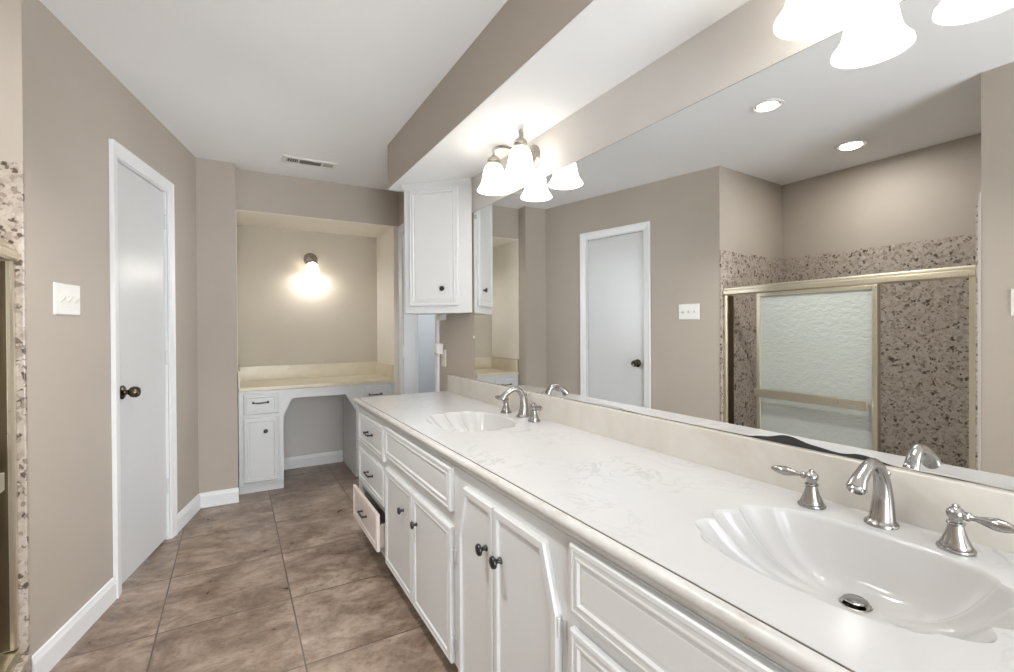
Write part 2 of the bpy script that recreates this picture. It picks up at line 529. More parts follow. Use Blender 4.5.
# return beside the dressing recess
structure('wall_return', MB().vert_prism([(-0.34, 3.92), (0.015, 3.92), (0.015, 4.62), (-0.34, 4.62)], 0, CEIL), M['taupe'])
structure('wall_back', MB().box(-0.34, 1.45, 4.62, 4.74, 0, CEIL), M['cream'])
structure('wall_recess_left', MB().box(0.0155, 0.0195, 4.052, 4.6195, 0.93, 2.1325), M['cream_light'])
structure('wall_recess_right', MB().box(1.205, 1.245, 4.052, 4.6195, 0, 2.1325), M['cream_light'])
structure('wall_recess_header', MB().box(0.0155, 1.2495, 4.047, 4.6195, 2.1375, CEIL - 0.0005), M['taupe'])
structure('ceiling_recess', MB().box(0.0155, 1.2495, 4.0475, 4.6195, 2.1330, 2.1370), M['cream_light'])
structure('wall_kneehole', MB().box(0.3255, 0.8775, 4.6165, 4.6198, 0, 0.775), M['offwhite'])
# vanity wall, with the doorway to the side room
DY0, DY1, DZ2 = 3.184, 3.934, 2.06
structure('wall_right', MB().prism([(YREAR, 0), (DY0, 0), (DY0, DZ2), (DY1, DZ2), (DY1, 0), (4.62, 0), (4.62, CEIL), (YREAR, CEIL)], XW, XW + 0.113, lambda a, b, d: (d, a, b)), M['taupe'])
structure('wall_side_room', MB().box(1.364, 3.1, 4.9, 5.0, 0, CEIL), M['blue_grey'])
structure('wall_side_room_right', MB().box(3.0, 3.1, 2.6, 4.9, 0, CEIL), M['blue_grey'])
structure('wall_side_room_near', MB().box(1.364, 3.1, 2.5, 2.6, 0, CEIL), M['blue_grey'])
structure('wall_lamplit_above_mirror', MB().box(XW - 0.0012, XW - 0.0004, YREAR, 3.056, 1.9400, 2.1502), M['offwhite'])  # lamp-lit brightness of the wall put into a lighter sheet
# soffit over the vanity
sof = MB().box(0.874, XW - 0.0005, YREAR, 3.057, 2.1545, CEIL - 0.0005)
structure('wall_soffit', sof, M['taupe'])
structure('ceiling_soffit', MB().box(0.8745, XW - 0.0005, YREAR, 3.0565, 2.1505, 2.1542), M['ceiling'])
# shower alcove
structure('wall_shower_far', MB().vert_prism([(-1.62, 2.30), (-0.628, 2.244), (-0.64, 2.40), (-1.62, 2.40)], 0, CEIL), M['taupe'])
structure('wall_shower_back', MB().box(-1.64, -1.528, 0.70, 2.305, 0, CEIL), M['taupe'])
structure('wall_shower_near', MB().box(-1.525, -0.579, 0.70, 0.815, 0, CEIL), M['taupe'])
structure('wall_near_left', MB().box(-0.70, -0.579, YREAR, 0.698, 0, CEIL), M['taupe'])
# unseen rear wall; wide opening added to let in fill and world light
structure('wall_rear', MB().prism([(-0.70, 0), (-0.57, 0), (-0.57, 2.2), (0.90, 2.2), (0.90, 0), (XW, 0), (XW, CEIL), (-0.70, CEIL)], YREAR - 0.1, YREAR - 0.001, lambda a, b, d: (a, d, b)), M['taupe'])

# granite lining, edge showing as a pale lip at the room's corner
GZ = 1.815
structure('wall_granite_far', MB().vert_prism([(-1.507, 2.279), (-0.622, 2.225), (-0.622, 2.2425), (-1.507, 2.2935)], 0.0, GZ), M['granite'], 0.004)
structure('wall_granite_back', MB().box(-1.527, -1.508, 0.835, 2.293, 0.0, GZ), M['granite'])
structure('wall_granite_near', MB().box(-1.507, -0.574, 0.816, 0.834, 0.0, GZ), M['granite'], 0.004)
structure('trim_granite_curb', MB().vert_prism([(-0.72, 0.835), (-0.580, 0.835), (-0.612, 2.222), (-0.72, 2.228)], 0.0, 0.135), M['granite'], 0.006)
structure('trim_painted_bead', MB().vert_prism([(-0.5785, 0.8155), (-0.5725, 0.8155), (-0.5725, 0.825), (-0.5735, 0.825)], 0.0, GZ + 0.06), M['bead'])

# baseboards
BP = [(0, 0), (0.014, 0), (0.014, 0.078), (0.010, 0.090), (0.008, 0.102), (0.0, 0.104)]
def base_left(name, t0, t1):
    structure(name, MB().prism([(o_, z) for o_, z in BP], t0, t1, lambda a, b, d: onleft(d, a + 0.0005, b)), M['trim'])
base_left('baseboard_left', 1.166, T_END)
base_left('baseboard_left_far', 0.016, 0.438)
structure('baseboard_return', MB().prism(BP, -0.222, 0.0175, lambda a, b, d: (d, 3.9195 - a, b)), M['trim'])
structure('baseboard_back', MB().prism(BP, 0.328, 0.872, lambda a, b, d: (d, 4.6160 - a, b)), M['trim'])

# ---- door in the left wall
door = bpy.data.objects.new('door_1', None); door.location = onleft(0.8, 0, 0); COL.objects.link(door); door['kind'] = 'structure'
door['label'] = 'flat white slab door with dark knob in the angled left wall'
C0, C1, CZ = 0.444, 1.160, 2.122
cas = MB()
def casing(mb, to, a0, a1, i0, i1, zt, zi):
    prof = [(0.0, 0.019), (0.14, 0.019), (0.30, 0.0155), (0.85, 0.0115), (1.0, 0.009)]
    # left, right, top pieces with a stepped profile; u = 0 outer edge
    for side in (0, 1):
        o_, i_ = (a0, i0) if side == 0 else (a1, i1)
        for (u0, d0), (u1, d1) in zip(prof[:-1], prof[1:]):
            pa, pb = o_ + (i_ - o_) * u0, o_ + (i_ - o_) * u1
            za, zb = zt + (zi - zt) * u0, zt + (zi - zt) * u1
            mb.add([to(pa, 0, d0), to(pb, 0, d1), to(pb, zb, d1), to(pa, za, d0)], [(0, 1, 2, 3)])
        mb.add([to(o_, 0, 0), to(o_, 0, prof[0][1]), to(o_, zt, prof[0][1]), to(o_, zt, 0)], [(0, 1, 2, 3)])
        mb.add([to(i_, 0, 0), to(i_, 0, prof[-1][1]), to(i_, zi, prof[-1][1]), to(i_, zi, 0)], [(0, 1, 2, 3)])
    for (u0, d0), (u1, d1) in zip(prof[:-1], prof[1:]):
        f = lambda o_, i_, u: o_ + (i_ - o_) * u
        mb.add([to(f(a0, i0, u0), f(zt, zi, u0), d0), to(f(a1, i1, u0), f(zt, zi, u0), d0), to(f(a1, i1, u1), f(zt, zi, u1), d1), to(f(a0, i0, u1), f(zt, zi, u1), d1)], [(0, 1, 2, 3)])
    mb.add([to(a0, zt, 0), to(a1, zt, 0), to(a1, zt, 0.019), to(a0, zt, 0.019)], [(0, 1, 2, 3)])
    mb.add([to(i0, zi, 0), to(i1, zi, 0), to(i1, zi, 0.009), to(i0, zi, 0.009)], [(0, 1, 2, 3)])
    return mb
tl = lambda a, b, d: onleft(a, d + 0.0008, b)
casing(cas, tl, C0, C1, DT0 - 0.002, DT1 + 0.002, CZ, DZ)
cas.build('door_casing', M['trim'], door)
jb = MB()
for a0, a1 in ((DT0, DT0 + 0.006), (DT1 - 0.006, DT1)):
    jb.prism(rect(a0, a1, 0, DZ), -0.108, 0.0, lambda a, b, d: onleft(a, d, b))
jb.prism(rect(DT0 + 0.006, DT1 - 0.006, DZ - 0.006, DZ), -0.108, 0.0, lambda a, b, d: onleft(a, d, b))
jb.build('door_jamb', M['trim'], door)
MB().prism(rect(DT0 + 0.009, DT1 - 0.009, 0.014, DZ - 0.010), -0.047, -0.012, lambda a, b, d: onleft(a, d, b)).build('door_slab', M['white'], door, 0.002)
for hz in (0.32, 1.08, 1.88):
    MB().lathe([(0.006, -0.045), (0.006, 0.045)], align_z(onleft(DT0 + 0.007, -0.006, hz), (0, 0, 1)), 12).build('hinge', M['white'], door)
kn = MB()
kp = onleft(1.030, -0.012, 0.940)
kn.lathe([(0.034, 0), (0.034, 0.004), (0.028, 0.009), (0.015, 0.012), (0.012, 0.016), (0.012, 0.028), (0.019, 0.032), (0.0255, 0.040), (0.0275, 0.050), (0.0265, 0.062), (0.021, 0.070), (0.012, 0.071), (0.009, 0.069), (0, 0.069)], align_z(kp, LN), 28)
kn.build('door_knob', M['bronze'], door)

# ---- doorway to the side room: casing and jambs
dw = bpy.data.objects.new('door_2', None); dw.location = (XW, 3.56, 0); COL.objects.link(dw); dw['kind'] = 'structure'
dw['label'] = 'open white-cased doorway past the end of the vanity'
cs2 = MB()
casing(cs2, lambda a, b, d: (XW - 0.0008 - d, a, b), DY0 - 0.068, DY1 + 0.068, DY0 - 0.003, DY1 + 0.003, DZ2 + 0.068, DZ2 + 0.003)
cs2.build('door_casing', M['trim'], dw)
j2 = MB()
j2.box(XW + 0.0005, XW + 0.125, DY1 - 0.008, DY1 - 0.0005, 0, DZ2)
j2.box(XW + 0.0005, XW + 0.125, DY0 + 0.0005, DY0 + 0.008, 0, DZ2)
j2.box(XW + 0.0005, XW + 0.125, DY0 + 0.008, DY1 - 0.008, DZ2 - 0.008, DZ2 - 0.0005)
j2.build('door_jamb', M['trim'], dw)
for hz in (0.3, 1.05, 2.0):
    MB().box(XW - 0.004, XW + 0.02, DY1 - 0.012, DY1 - 0.008, hz - 0.045, hz + 0.045).build('hinge', M['plastic'], dw)

# ------------------------------------------------------------------ sliding shower doors
def shower():
    P0, P1 = Vector((-0.661, 2.2235, 0)), Vector((-0.609, 0.8355, 0))
    d = (P1 - P0); L = d.length; d.normalize()
    nrm = Vector((-d.y, d.x, 0))      # into the room (+x)
    if nrm.x < 0: nrm = -nrm
    def to(a, b, o_): return tuple(P0 + d * a + nrm * o_ + Vector((0, 0, b)))
    root = thing('sliding_shower_door', 'brass framed sliding shower doors of rippled glass in the granite alcove', 'shower door', (-0.63, 1.53, 0.135))
    zb, zt = 0.1365, 1.535
    top = MB()
    top.prism([(-0.022, zt - 0.058), (0.016, zt - 0.058), (0.024, zt - 0.050), (0.024, zt - 0.026), (0.018, zt - 0.020), (0.018, zt - 0.008), (0.012, zt), (-0.022, zt)], 0.001, L - 0.001, lambda a, b, o_: to(o_, b, a))
    top.build('header_track', M['brass'], root)
    bot = MB().prism([(-0.022, zb), (0.024, zb), (0.024, zb + 0.010), (0.018, zb + 0.024), (-0.022, zb + 0.030)], 0.001, L - 0.001, lambda a, b, o_: to(o_, b, a))
    bot.build('bottom_track', M['brass'], root)
    for a0, a1 in ((0.001, 0.026), (L - 0.026, L - 0.001)):
        j = MB()
        j.prism([(a0, -0.060), (a1, -0.060), (a1, 0.010), (a1 - 0.006 if a0 < 0.1 else a1, 0.016), (a0, 0.016)], zb + 0.031, zt - 0.059, lambda a, b, o_: to(a, o_, b))
        jo = j.build('jamb', M['brass'], root)
        if a0 < 0.1:
            MB().prism([(a1 + 0.0003, -0.058), (a1 + 0.0025, -0.058), (a1 + 0.0025, 0.001), (a1 + 0.0003, 0.001)], zb + 0.035, zt - 0.062, lambda a, b, o_: to(a, o_, b)).build('jamb_dark_face', M['brass_dark_reflect'], jo)  # inner face of the brass jamb, its dark reflection painted on this plate
    def panel(a0, a1, o_, bar):
        z0, z1 = zb + 0.034, zt - 0.060
        fr = MB()
        w = 0.026
        def bx(x0, x1, y0, y1): fr.prism(rect(x0, x1, y0, y1), o_ - 0.010, o_ + 0.010, to)
        bx(a0, a0 + w, z0, z1); bx(a1 - w, a1, z0, z1); bx(a0 + w, a1 - w, z1 - w, z1); bx(a0 + w, a1 - w, z0, z0 + w)
        f = fr.build('door_panel', M['brass'], root, 0.002)
        MB().prism(rect(a0 + w, a1 - w, z0 + w, z1 - w), o_ - 0.003, o_ + 0.003, to).build('glass', M['frosted'], f)
        if bar:
            b = MB()
            zc = 0.795
            b.prism(rect(a0 + 0.006, a1 - 0.035, zc - 0.027, zc + 0.027), o_ + 0.034, o_ + 0.046, to)
            for q in (a0 + 0.010, a1 - 0.050):
                b.prism(rect(q, q + 0.014, zc - 0.012, zc + 0.012), o_ + 0.0105, o_ + 0.034, to)
            b.build('towel_bar', M['brass'], f, 0.003)
    panel(0.262, 0.982, 0.011, True)
    panel(0.290, 0.980, -0.012, False)
    return root
shower()

# ------------------------------------------------------------------ vanity cabinets
XF = 0.649     # face frame
KV = 0.9474
def fz(z): return CAMH - (CAMH - z) * KV
def fr_(y0, y1, z0, z1): return rect(y0 * KV, y1 * KV, fz(z0), fz(z1))
def fp(poly): return [(y * KV, fz(z)) for y, z in poly]
XD = XF        # fronts sit on it
def tv(a, b, d): return (XF - 0.0004 - d, a, b)       # (y, z, outwards) on the vanity front
TOPZ = 0.771
def carcass(root, y0, y1, opening=None):
    mb = MB()
    y0 = y0 * KV + 0.0004; y1 = y1 * KV - 0.0004
    if opening: opening = (opening[0] * KV, opening[1] * KV, fz(opening[2]), fz(opening[3]))
    TK = 0.085
    for a, b in ((y0, y0 + 0.016), (y1 - 0.016, y1)):
        mb.prism([(XF + 0.019, TK), (XF + 0.062, TK), (XF + 0.062, 0.0), (XW - 0.002, 0.0), (XW - 0.002, TOPZ), (XF + 0.019, TOPZ)], a, b, lambda p, q, d: (p, d, q))
    mb.box(XW - 0.010, XW - 0.002, y0 + 0.016, y1 - 0.016, TK, 0.68)
    mb.box(XF + 0.019, XW - 0.010, y0 + 0.016, y1 - 0.016, TK, TK + 0.016)
    if opening is None:
        mb.box(XF, XF + 0.019, y0, y1, TK, TOPZ)
    else:
        a0, a1, b0, b1 = opening
        mb.box(XF, XF + 0.019, y0, a0, TK, TOPZ)
        mb.box(XF, XF + 0.019, a1, y1, TK, TOPZ)
        mb.box(XF, XF + 0.019, a0, a1, b1, TOPZ)
        mb.box(XF, XF + 0.019, a0, a1, TK, b0)
    mb.box(XF + 0.062, XF + 0.074, y0 + 0.016, y1 - 0.016, 0.0, TK)
    return mb.build('carcass', M['white'], root)
def front(name, poly, root, loops=DOOR_LOOPS, m=None):
    return moulded_front(MB(), poly, tv, loops).build(name, m or M['white'], root)
def hinge(y, z, parent):
    y, z = y * KV, fz(z)
    mb = MB().lathe([(0.0035, -0.024), (0.0035, 0.024)], align_z((XF - 0.012, y, z), (0, 0, 1)), 10)
    mb.box(XF - 0.003, XF - 0.0006, y - 0.015, y - 0.001, z - 0.022, z + 0.022)
    mb.build('hinge', M['white'], parent)
OUT = (-1, 0, 0)
GV = 'vanity base cabinets'

r = thing('drawer_cabinet', 'white vanity drawer unit with its lowest drawer pulled ajar', 'cabinet', (XF, 2.75, 0), GV)
carcass(r, 2.445, 3.103, (2.475, 3.015, 0.085, 0.262))
for z0, z1, zp in ((0.545, 0.722, 0.640), (0.305, 0.503, 0.408)):
    f = front('drawer', fr_(2.462, 3.026, z0, z1), r)
    bail_pull((XF - 0.0125, 2.742 * KV, fz(zp)), OUT, (0, 1, 0), f)
OPN = 0.034
td = lambda a, b, d: (XF - OPN - d, a, b)
f = moulded_front(MB(), fr_(2.462, 3.026, 0.078, 0.272), td, DOOR_LOOPS).build('drawer', M['primer'], r)
f['label'] = 'pinkish unpainted drawer front standing ajar'
bail_pull((XF - OPN - 0.0125, 2.742 * KV, fz(0.186)), OUT, (0, 1, 0), f)
bxm = MB()
bxm.box(XF - OPN, XF + 0.43, 2.482 * KV, 2.494 * KV, 0.150, 0.265)
bxm.box(XF - OPN, XF + 0.43, 2.996 * KV, 3.008 * KV, 0.150, 0.265)
bxm.box(XF - OPN, XF + 0.43, 2.494 * KV, 2.996 * KV, 0.150, 0.158)
bxm.box(XF + 0.42, XF + 0.43, 2.494 * KV, 2.996 * KV, 0.158, 0.265)
bxm.build('drawer_box', M['raw_wood'], f)

r = thing('sink_cabinet', 'white two-door vanity base under the far sink, beside the drawer unit', 'cabinet', (XF, 2.0, 0), GV)
carcass(r, 1.535, 2.445)
front('false_drawer_panel', fr_(1.575, 2.430, 0.580, 0.738), r)
for y0, y1, ky, hy in ((2.003, 2.430, 2.130, 2.434), (1.575, 1.995, 1.945, 1.571)):
    d = front('door', fr_(y0, y1, 0.028, 0.522), r)
    knob((XF - 0.0125, ky * KV, fz(0.402)), OUT, d)
    for hz in (0.10, 0.42):
        hinge(hy, hz, d)

r = thing('angled_door_cabinet', 'white vanity base whose two doors have clipped upper corners', 'cabinet', (XF, 1.22, 0), GV)
carcass(r, 0.905, 1.535)
ANG = [(0, 0), (0, 0.010), (0.004, 0.017), (0.022, 0.017), (0.027, 0.0105), (0.034, 0.009)]
d = front('door', fp([(1.251, 0.028), (1.512, 0.028), (1.512, 0.525), (1.463, 0.702), (1.251, 0.702)]), r, ANG)
knob((XF - 0.010, 1.305 * KV, fz(0.556)), OUT, d, None, 1.15)
for hz in (0.12, 0.50): hinge(1.516, hz, d)
d = front('door', fp([(0.925, 0.028), (1.248, 0.028), (1.248, 0.702), (0.982, 0.702), (0.925, 0.545)]), r, ANG)
knob((XF - 0.010, 1.212 * KV, fz(0.556)), OUT, d, None, 1.15)
for hz in (0.12, 0.515): hinge(0.922, hz, d)

r = thing('sink_cabinet', 'white vanity base under the near sink, beside the clipped-corner doors', 'cabinet', (XF, 0.45, 0), GV)
carcass(r, 0.0, 0.905)
front('false_drawer_panel', fr_(0.030, 0.875, 0.580, 0.742), r)
for y0, y1, ky in ((0.455, 0.875, 0.500), (0.030, 0.447, 0.405)):
    d = front('door', fr_(y0, y1, 0.028, 0.545), r)
    knob((XF - 0.0125, ky * KV, fz(0.402)), OUT, d)

# ------------------------------------------------------------------ countertop with two shell basins
CX0, CX1, CZT, CZB = 0.645, 1.2265, 0.824, 0.794
CY0, CY1 = -0.012, 2.940
NR = 320
SX, SY = 0.176, 0.228
def shell_rim(phi, grow=0.0):
    """rim of the basin: superellipse, scalloped at its two ends; phi from +y towards +x"""
    c, s = math.cos(phi), math.sin(phi)
    e = 2.7
    rr = (abs(s / (SX + grow)) ** e + abs(c / (SY + grow)) ** e) ** (-1 / e)
    w = abs(c) ** 5
    lobe = abs(math.cos(phi * 8))
    return rr * (1 + 0.13 * w * (lobe - 0.5)), w, lobe
def countertop():
    root = thing('vanity_countertop', 'long white marbled vanity top with two moulded shell basins', 'countertop', (0.95, 1.17, CZT))
    sinks = [(0.945, 0.446), (0.922, 1.935)]
    half = 0.30
    top = MB()
    spans, y = [], CY0
    for cx, cy in sinks:
        spans.append((y, cy - half)); y = cy + half
    spans.append((y, CY1))
    for a, b in spans:
        top.add([(CX0, a, CZT), (CX1, a, CZT), (CX1, b, CZT), (CX0, b, CZT)], [(0, 1, 2, 3)])
    for cx, cy in sinks:
        x0, x1, y0, y1 = CX0 - cx, CX1 - cx, -half, half
        corners = [math.atan2(x, yy) % (2 * PI) for x in (x0, x1) for yy in (y0, y1)]
        angs = sorted([2 * PI * k / NR for k in range(NR)] + corners)
        vs, fs = [], []
        n = len(angs)
        for a in angs:
            sn, cs_ = math.sin(a), math.cos(a)
            k = min((x1 if sn > 0 else x0) / sn if abs(sn) > 1e-9 else 1e9, (y1 if cs_ > 0 else y0) / cs_ if abs(cs_) > 1e-9 else 1e9)
            vs.append((cx + sn * k, cy + cs_ * k, CZT))
        for a in angs:
            rr = shell_rim(a)[0] + 0.004
            vs.append((cx + math.sin(a) * rr, cy + math.cos(a) * rr, CZT))
        for i in range(n): fs.append((i, (i + 1) % n, n + (i + 1) % n, n + i))
        top.add(vs, fs)
    for (p, q) in (((CX0, CY0), (CX0, CY1)), ((CX0, CY1), (CX1, CY1)), ((CX1, CY1), (CX1, CY0)), ((CX1, CY0), (CX0, CY0))):
        top.add([(*p, CZB), (*q, CZB), (*q, CZT), (*p, CZT)], [(0, 1, 2, 3)])
    top.build('slab', M['marble'], root, fix=False)
    for cx, cy in sinks:
        bs = MB(); vs, fs = [], []
        dx, dy, D = 0.096, 0.008, 0.120
        rings = [1.0 + 0.004 / 0.2, 1.0, 0.985, 0.965, 0.94, 0.91, 0.87, 0.82, 0.76, 0.69, 0.61, 0.52, 0.43, 0.34, 0.26, 0.19, 0.13, 0.085]
        n = 320
        for ri, rho in enumerate(rings):
            for k in range(n):
                a = 2 * PI * k / n
                R_, w, lobe = shell_rim(a)
                if ri == 0:
                    rr = R_ + 0.004
                    vs.append((cx + math.sin(a) * rr, cy + math.cos(a) * rr, CZT)); continue
                px = math.sin(a) * R_ * rho + dx * (1 - rho)
                py = math.cos(a) * R_ * rho + dy * (1 - rho)
                g = 1 - rho ** (3.0 + 0.8 * math.sin(a) + 0.5 * w)
                z = -0.0035 - D * g
                bumpz = 0.010 * w * (1 - lobe) ** 2.0 * min(1, max(0, (rho - 0.30) / 0.35)) * min(1, (1.0 - rho) / 0.10)
                vs.append((cx + px, cy + py, CZT + z + bumpz))
        for i in range(len(rings) - 1):
            for k in range(n):
                fs.append((i * n + k, (i + 1) * n + k, (i + 1) * n + (k + 1) % n, i * n + (k + 1) % n))
        bs.add(vs, fs, True)
        b = bs.build('basin', M['basin'], root, fix=False)
        for p in b.data.polygons: p.use_smooth = True
        for e in b.data.edges: e.use_edge_sharp = False
        # drain: flange ring and pop-up stopper
        dz = CZT - 0.0035 - D * (1 - 0.135 ** 3.0) - 0.0005
        MB().lathe([(0.0275, -0.012), (0.0275, 0.0012), (0.026, 0.0020), (0.0235, 0.001), (0.0225, -0.004), (0.0220, -0.012)], Matrix.Translation((cx + dx, cy + dy, dz)), 32).build('drain', M['nickel_dark'], root)
        st = MB().lathe([(0.010, -0.010), (0.010, 0.006), (0.0200, 0.0064), (0.0210, 0.0085), (0.018, 0.0105), (0.0, 0.0120)], Matrix.Translation((cx + dx, cy + dy, dz)), 32)
        st.build('drain_stopper', M['nickel'], root)
        MB().lathe([(0.0, 0.0), (0.0242, 0.0)], Matrix.Translation((cx + dx, cy + dy, dz - 0.006)), 24, cap=False).build('drain_hole', M['dark'], root)
    # painted bullnose moulding along the front and round the far end, with grime in its seam
    prof = [(0.002, 0.822), (-0.006, 0.8225), (-0.012, 0.820), (-0.0165, 0.815), (-0.018, 0.809), (-0.0165, 0.803), (-0.012, 0.798), (-0.006, 0.7955), (-0.005, 0.791), (-0.002, 0.785), (0.003, 0.779), (0.0068, 0.7735), (0.030, 0.7720), (0.030, 0.7895), (0.002, 0.7935)]
    n = len(prof)
    mo = MB(); vs = []
    for p, z in prof: vs.append((CX0 - 0.004 + p, CY0, z))
    for p, z in prof: vs.append((CX0 - 0.004 + p, CY1 + 0.006 - p, z))
    fs = [(i, (i + 1) % n, n + (i + 1) % n, n + i) for i in range(n)]
    vs2 = vs + [(XW - 0.02, CY1 + 0.006 - p, z) for p, z in prof]
    fs += [(n + i, n + (i + 1) % n, 2 * n + (i + 1) % n, 2 * n + i) for i in range(n)]
    mo.add(vs2, fs, True)
    mo.build('edge_moulding', M['worn'], root)
    MB().box(CX0 - 0.0022, CX0 - 0.0003, CY0, CY1, 0.812, 0.8237).build('seam', M['grime'], root)
    sp = MB().box(1.2270, 1.2495, CY0, 2.925, CZT - 0.03, 0.9325)
    sp.build('backsplash', M['splash'], root, 0.003)
    return root
countertop()

# ------------------------------------------------------------------ mirror
mr = thing('wall_mirror', 'long frameless mirror behind the vanity, spotted black on its lower edge', 'mirror', (XM, 1.05, 0.934))
MB().box(XM, XM + 0.0018, -0.012, 2.549, 0.9340, 1.9375).build('mirror_glass', M['mirror'], mr)
MB().box(XM + 0.0018, XW - 0.0003, -0.014, 2.551, 0.9330, 1.9395).build('mirror_backing', M['dark'], mr)
for y_, z_ in ((2.527, 1.905), (2.527, 0.957), (1.2, 1.934), (0.2, 1.934)):
    c_ = MB().box(XM - 0.004, XM - 0.0001, y_ - 0.009, y_ + 0.009, z_ - 0.012, z_ + 0.012) if z_ != 1.934 else None
    if c_: c_.build('mirror_clip', M['nickel_dark'], mr, 0.002)
MB().lathe([(0.008, 0.0), (0.008, 0.003), (0.0, 0.005)], align_z((XM + 0.001, 2.556, 1.190), (-1, 0, 0)), 12).build('edge_clip', M['plastic'], mr)

# ------------------------------------------------------------------ faucets
def faucet(cy, label):
    cz = CZT + 0.0005
    root = thing('widespread_faucet', label, 'faucet', (1.172, cy, cz), 'widespread faucets')
    sp = MB()
    sp.lathe([(0.030, 0), (0.030, 0.004), (0.027, 0.008), (0.024, 0.011)], Matrix.Translation((1.174, cy, cz)), 28)
    pts, rad = [], []
    ctrl = [((1.176, 0.005), 0.0245), ((1.180, 0.030), 0.0210), ((1.181, 0.062), 0.0175), ((1.176, 0.093), 0.0150), ((1.162, 0.118), 0.0132), ((1.141, 0.1320), 0.0122), ((1.118, 0.1300), 0.0120), ((1.097, 0.1200), 0.0128), ((1.0785, 0.1070), 0.0150), ((1.0675, 0.0930), 0.0185)]
    for i in range(len(ctrl) - 1):
        p0 = ctrl[max(i - 1, 0)]; p1 = ctrl[i]; p2 = ctrl[i + 1]; p3 = ctrl[min(i + 2, len(ctrl) - 1)]
        for j in range(4):
            t = j / 4
            h = lambda a, b, c, d: 0.5 * ((2 * b) + (-a + c) * t + (2 * a - 5 * b + 4 * c - d) * t * t + (-a + 3 * b - 3 * c + d) * t ** 3)
            pts.append((h(p0[0][0], p1[0][0], p2[0][0], p3[0][0]), cy, cz + h(p0[0][1], p1[0][1], p2[0][1], p3[0][1])))
            rad.append(h(p0[1], p1[1], p2[1], p3[1]))
    pts.append((ctrl[-1][0][0], cy, cz + ctrl[-1][0][1])); rad.append(ctrl[-1][1])
    sp.tube(pts, rad, 20, up=(0, 1, 0))
    # aerator
    dvec = (Vector(pts[-1]) - Vector(pts[-4])).normalized()
    sp.lathe([(0.0155, -0.002), (0.0155, 0.006), (0.012, 0.007), (0.012, 0.004), (0, 0.004)], align_z(pts[-1], dvec), 20)
    s_ = sp.build('spout', M['nickel'], root)
    MB().tube([(1.2005, cy, cz + 0.0005), (1.2005, cy, cz + 0.095)], 0.0028, 10).lathe([(0.003, 0.0), (0.0055, 0.004), (0.007, 0.009), (0.0055, 0.014), (0.0, 0.017)], Matrix.Translation((1.2005, cy, cz + 0.094)), 14).build('lift_rod', M['nickel'], s_)
    for sgn in (1, -1):
        hy = cy + (0.130 if sgn > 0 else -0.123)
        hx = 1.158
        h = MB()
        h.lathe([(0.0285, 0), (0.0295, 0.003), (0.0285, 0.0065), (0.0245, 0.008), (0.0250, 0.011), (0.0215, 0.020), (0.0170, 0.033), (0.0135, 0.047), (0.0120, 0.057), (0.0145, 0.060), (0.0145, 0.063), (0.0105, 0.065), (0.0105, 0.071), (0.0135, 0.075), (0.0150, 0.082), (0.0135, 0.089), (0.0085, 0.095), (0.0060, 0.097), (0.0065, 0.100), (0.0035, 0.103), (0.0, 0.104)], Matrix.Translation((hx, hy, cz)) @ Matrix.Diagonal((0.97, 0.97, 0.82, 1)), 30)
        ho = h.build('handle', M['nickel'], root)
        l = MB()
        dv = Vector((-0.16, sgn, 0.02)).normalized()
        base = Vector((hx, hy, cz + 0.067)) + dv * 0.012
        ln = [(0.0, 0.0065), (0.004, 0.0085), (0.008, 0.0085), (0.010, 0.0055), (0.016, 0.0050), (0.024, 0.0065), (0.036, 0.0098), (0.047, 0.0115), (0.058, 0.0100), (0.068, 0.0068), (0.074, 0.0040), (0.077, 0.0015)]
        l.tube([base + dv * a for a, _ in ln], [q for _, q in ln], 18)
        l.build('lever', M['nickel'], ho)
    return root
faucet(0.464, 'brushed nickel faucet with two lever handles behind the near basin')
faucet(1.890, 'brushed nickel faucet with two lever handles behind the far basin')

# ------------------------------------------------------------------ diagonal wall cabinet
def wall_cabinet():
    A = Vector((1.2440, 2.5700, 0)); B = Vector((0.9350, 2.9080, 0))
    d = (B - A).normalized(); nrm = Vector((-d.y, d.x, 0))
    if nrm.dot(Vector((-1, -1, 0))) < 0: nrm = -nrm
    L = (B - A).length
    def to(a, b, o_): return tuple(B - d * a + nrm * o_ + Vector((0, 0, b)))     # a from the far end
    root = thing('corner_wall_cabinet', 'white diagonal wall cabinet with one panelled door under the soffit', 'cabinet', (1.10, 2.85, 1.338))
    z0, z1 = 1.338, 2.150
    A0, B0 = A, B
    body = MB().vert_prism([tuple(A0.xy), tuple(B0.xy), (0.975, 3.045), (1.2465, 3.045)], z0, z1 - 0.0005)
    body.build('carcass', M['white'], root, 0.002)
    cr = MB().prism([(0.0, z1 - 0.030), (0.004, z1 - 0.030), (0.006, z1 - 0.018), (0.012, z1 - 0.010), (0.014, z1 - 0.001), (0.0, z1 - 0.001)], -0.012, L - 0.004, lambda a, b, o_: to(o_, b, a))
    cr.build('crown', M['white'], root)
    dl = MB()
    moulded_front(dl, rect(0.040, 0.372, 1.382, 2.108), lambda a, b, o_: to(a, b, o_ + 0.0005), DOOR_LOOPS)
    do = dl.build('door', M['white'], root)
    knob(to(0.272, 1.487, 0.012), tuple(nrm), do)
    for hz in (1.46, 2.03):
        h = MB().lathe([(0.0035, -0.024), (0.0035, 0.024)], align_z(to(0.0365, hz, 0.008), (0, 0, 1)), 10)
        h.prism(rect(0.016, 0.036, hz - 0.022, hz + 0.022), 0.0005, 0.003, to)
        h.build('hinge', M['white'], do)
    MB().box(1.215, 1.2465, 2.975, 3.055, 1.300, 1.3375).build('mounting_cleat', M['white'], root, 0.003)
wall_cabinet()

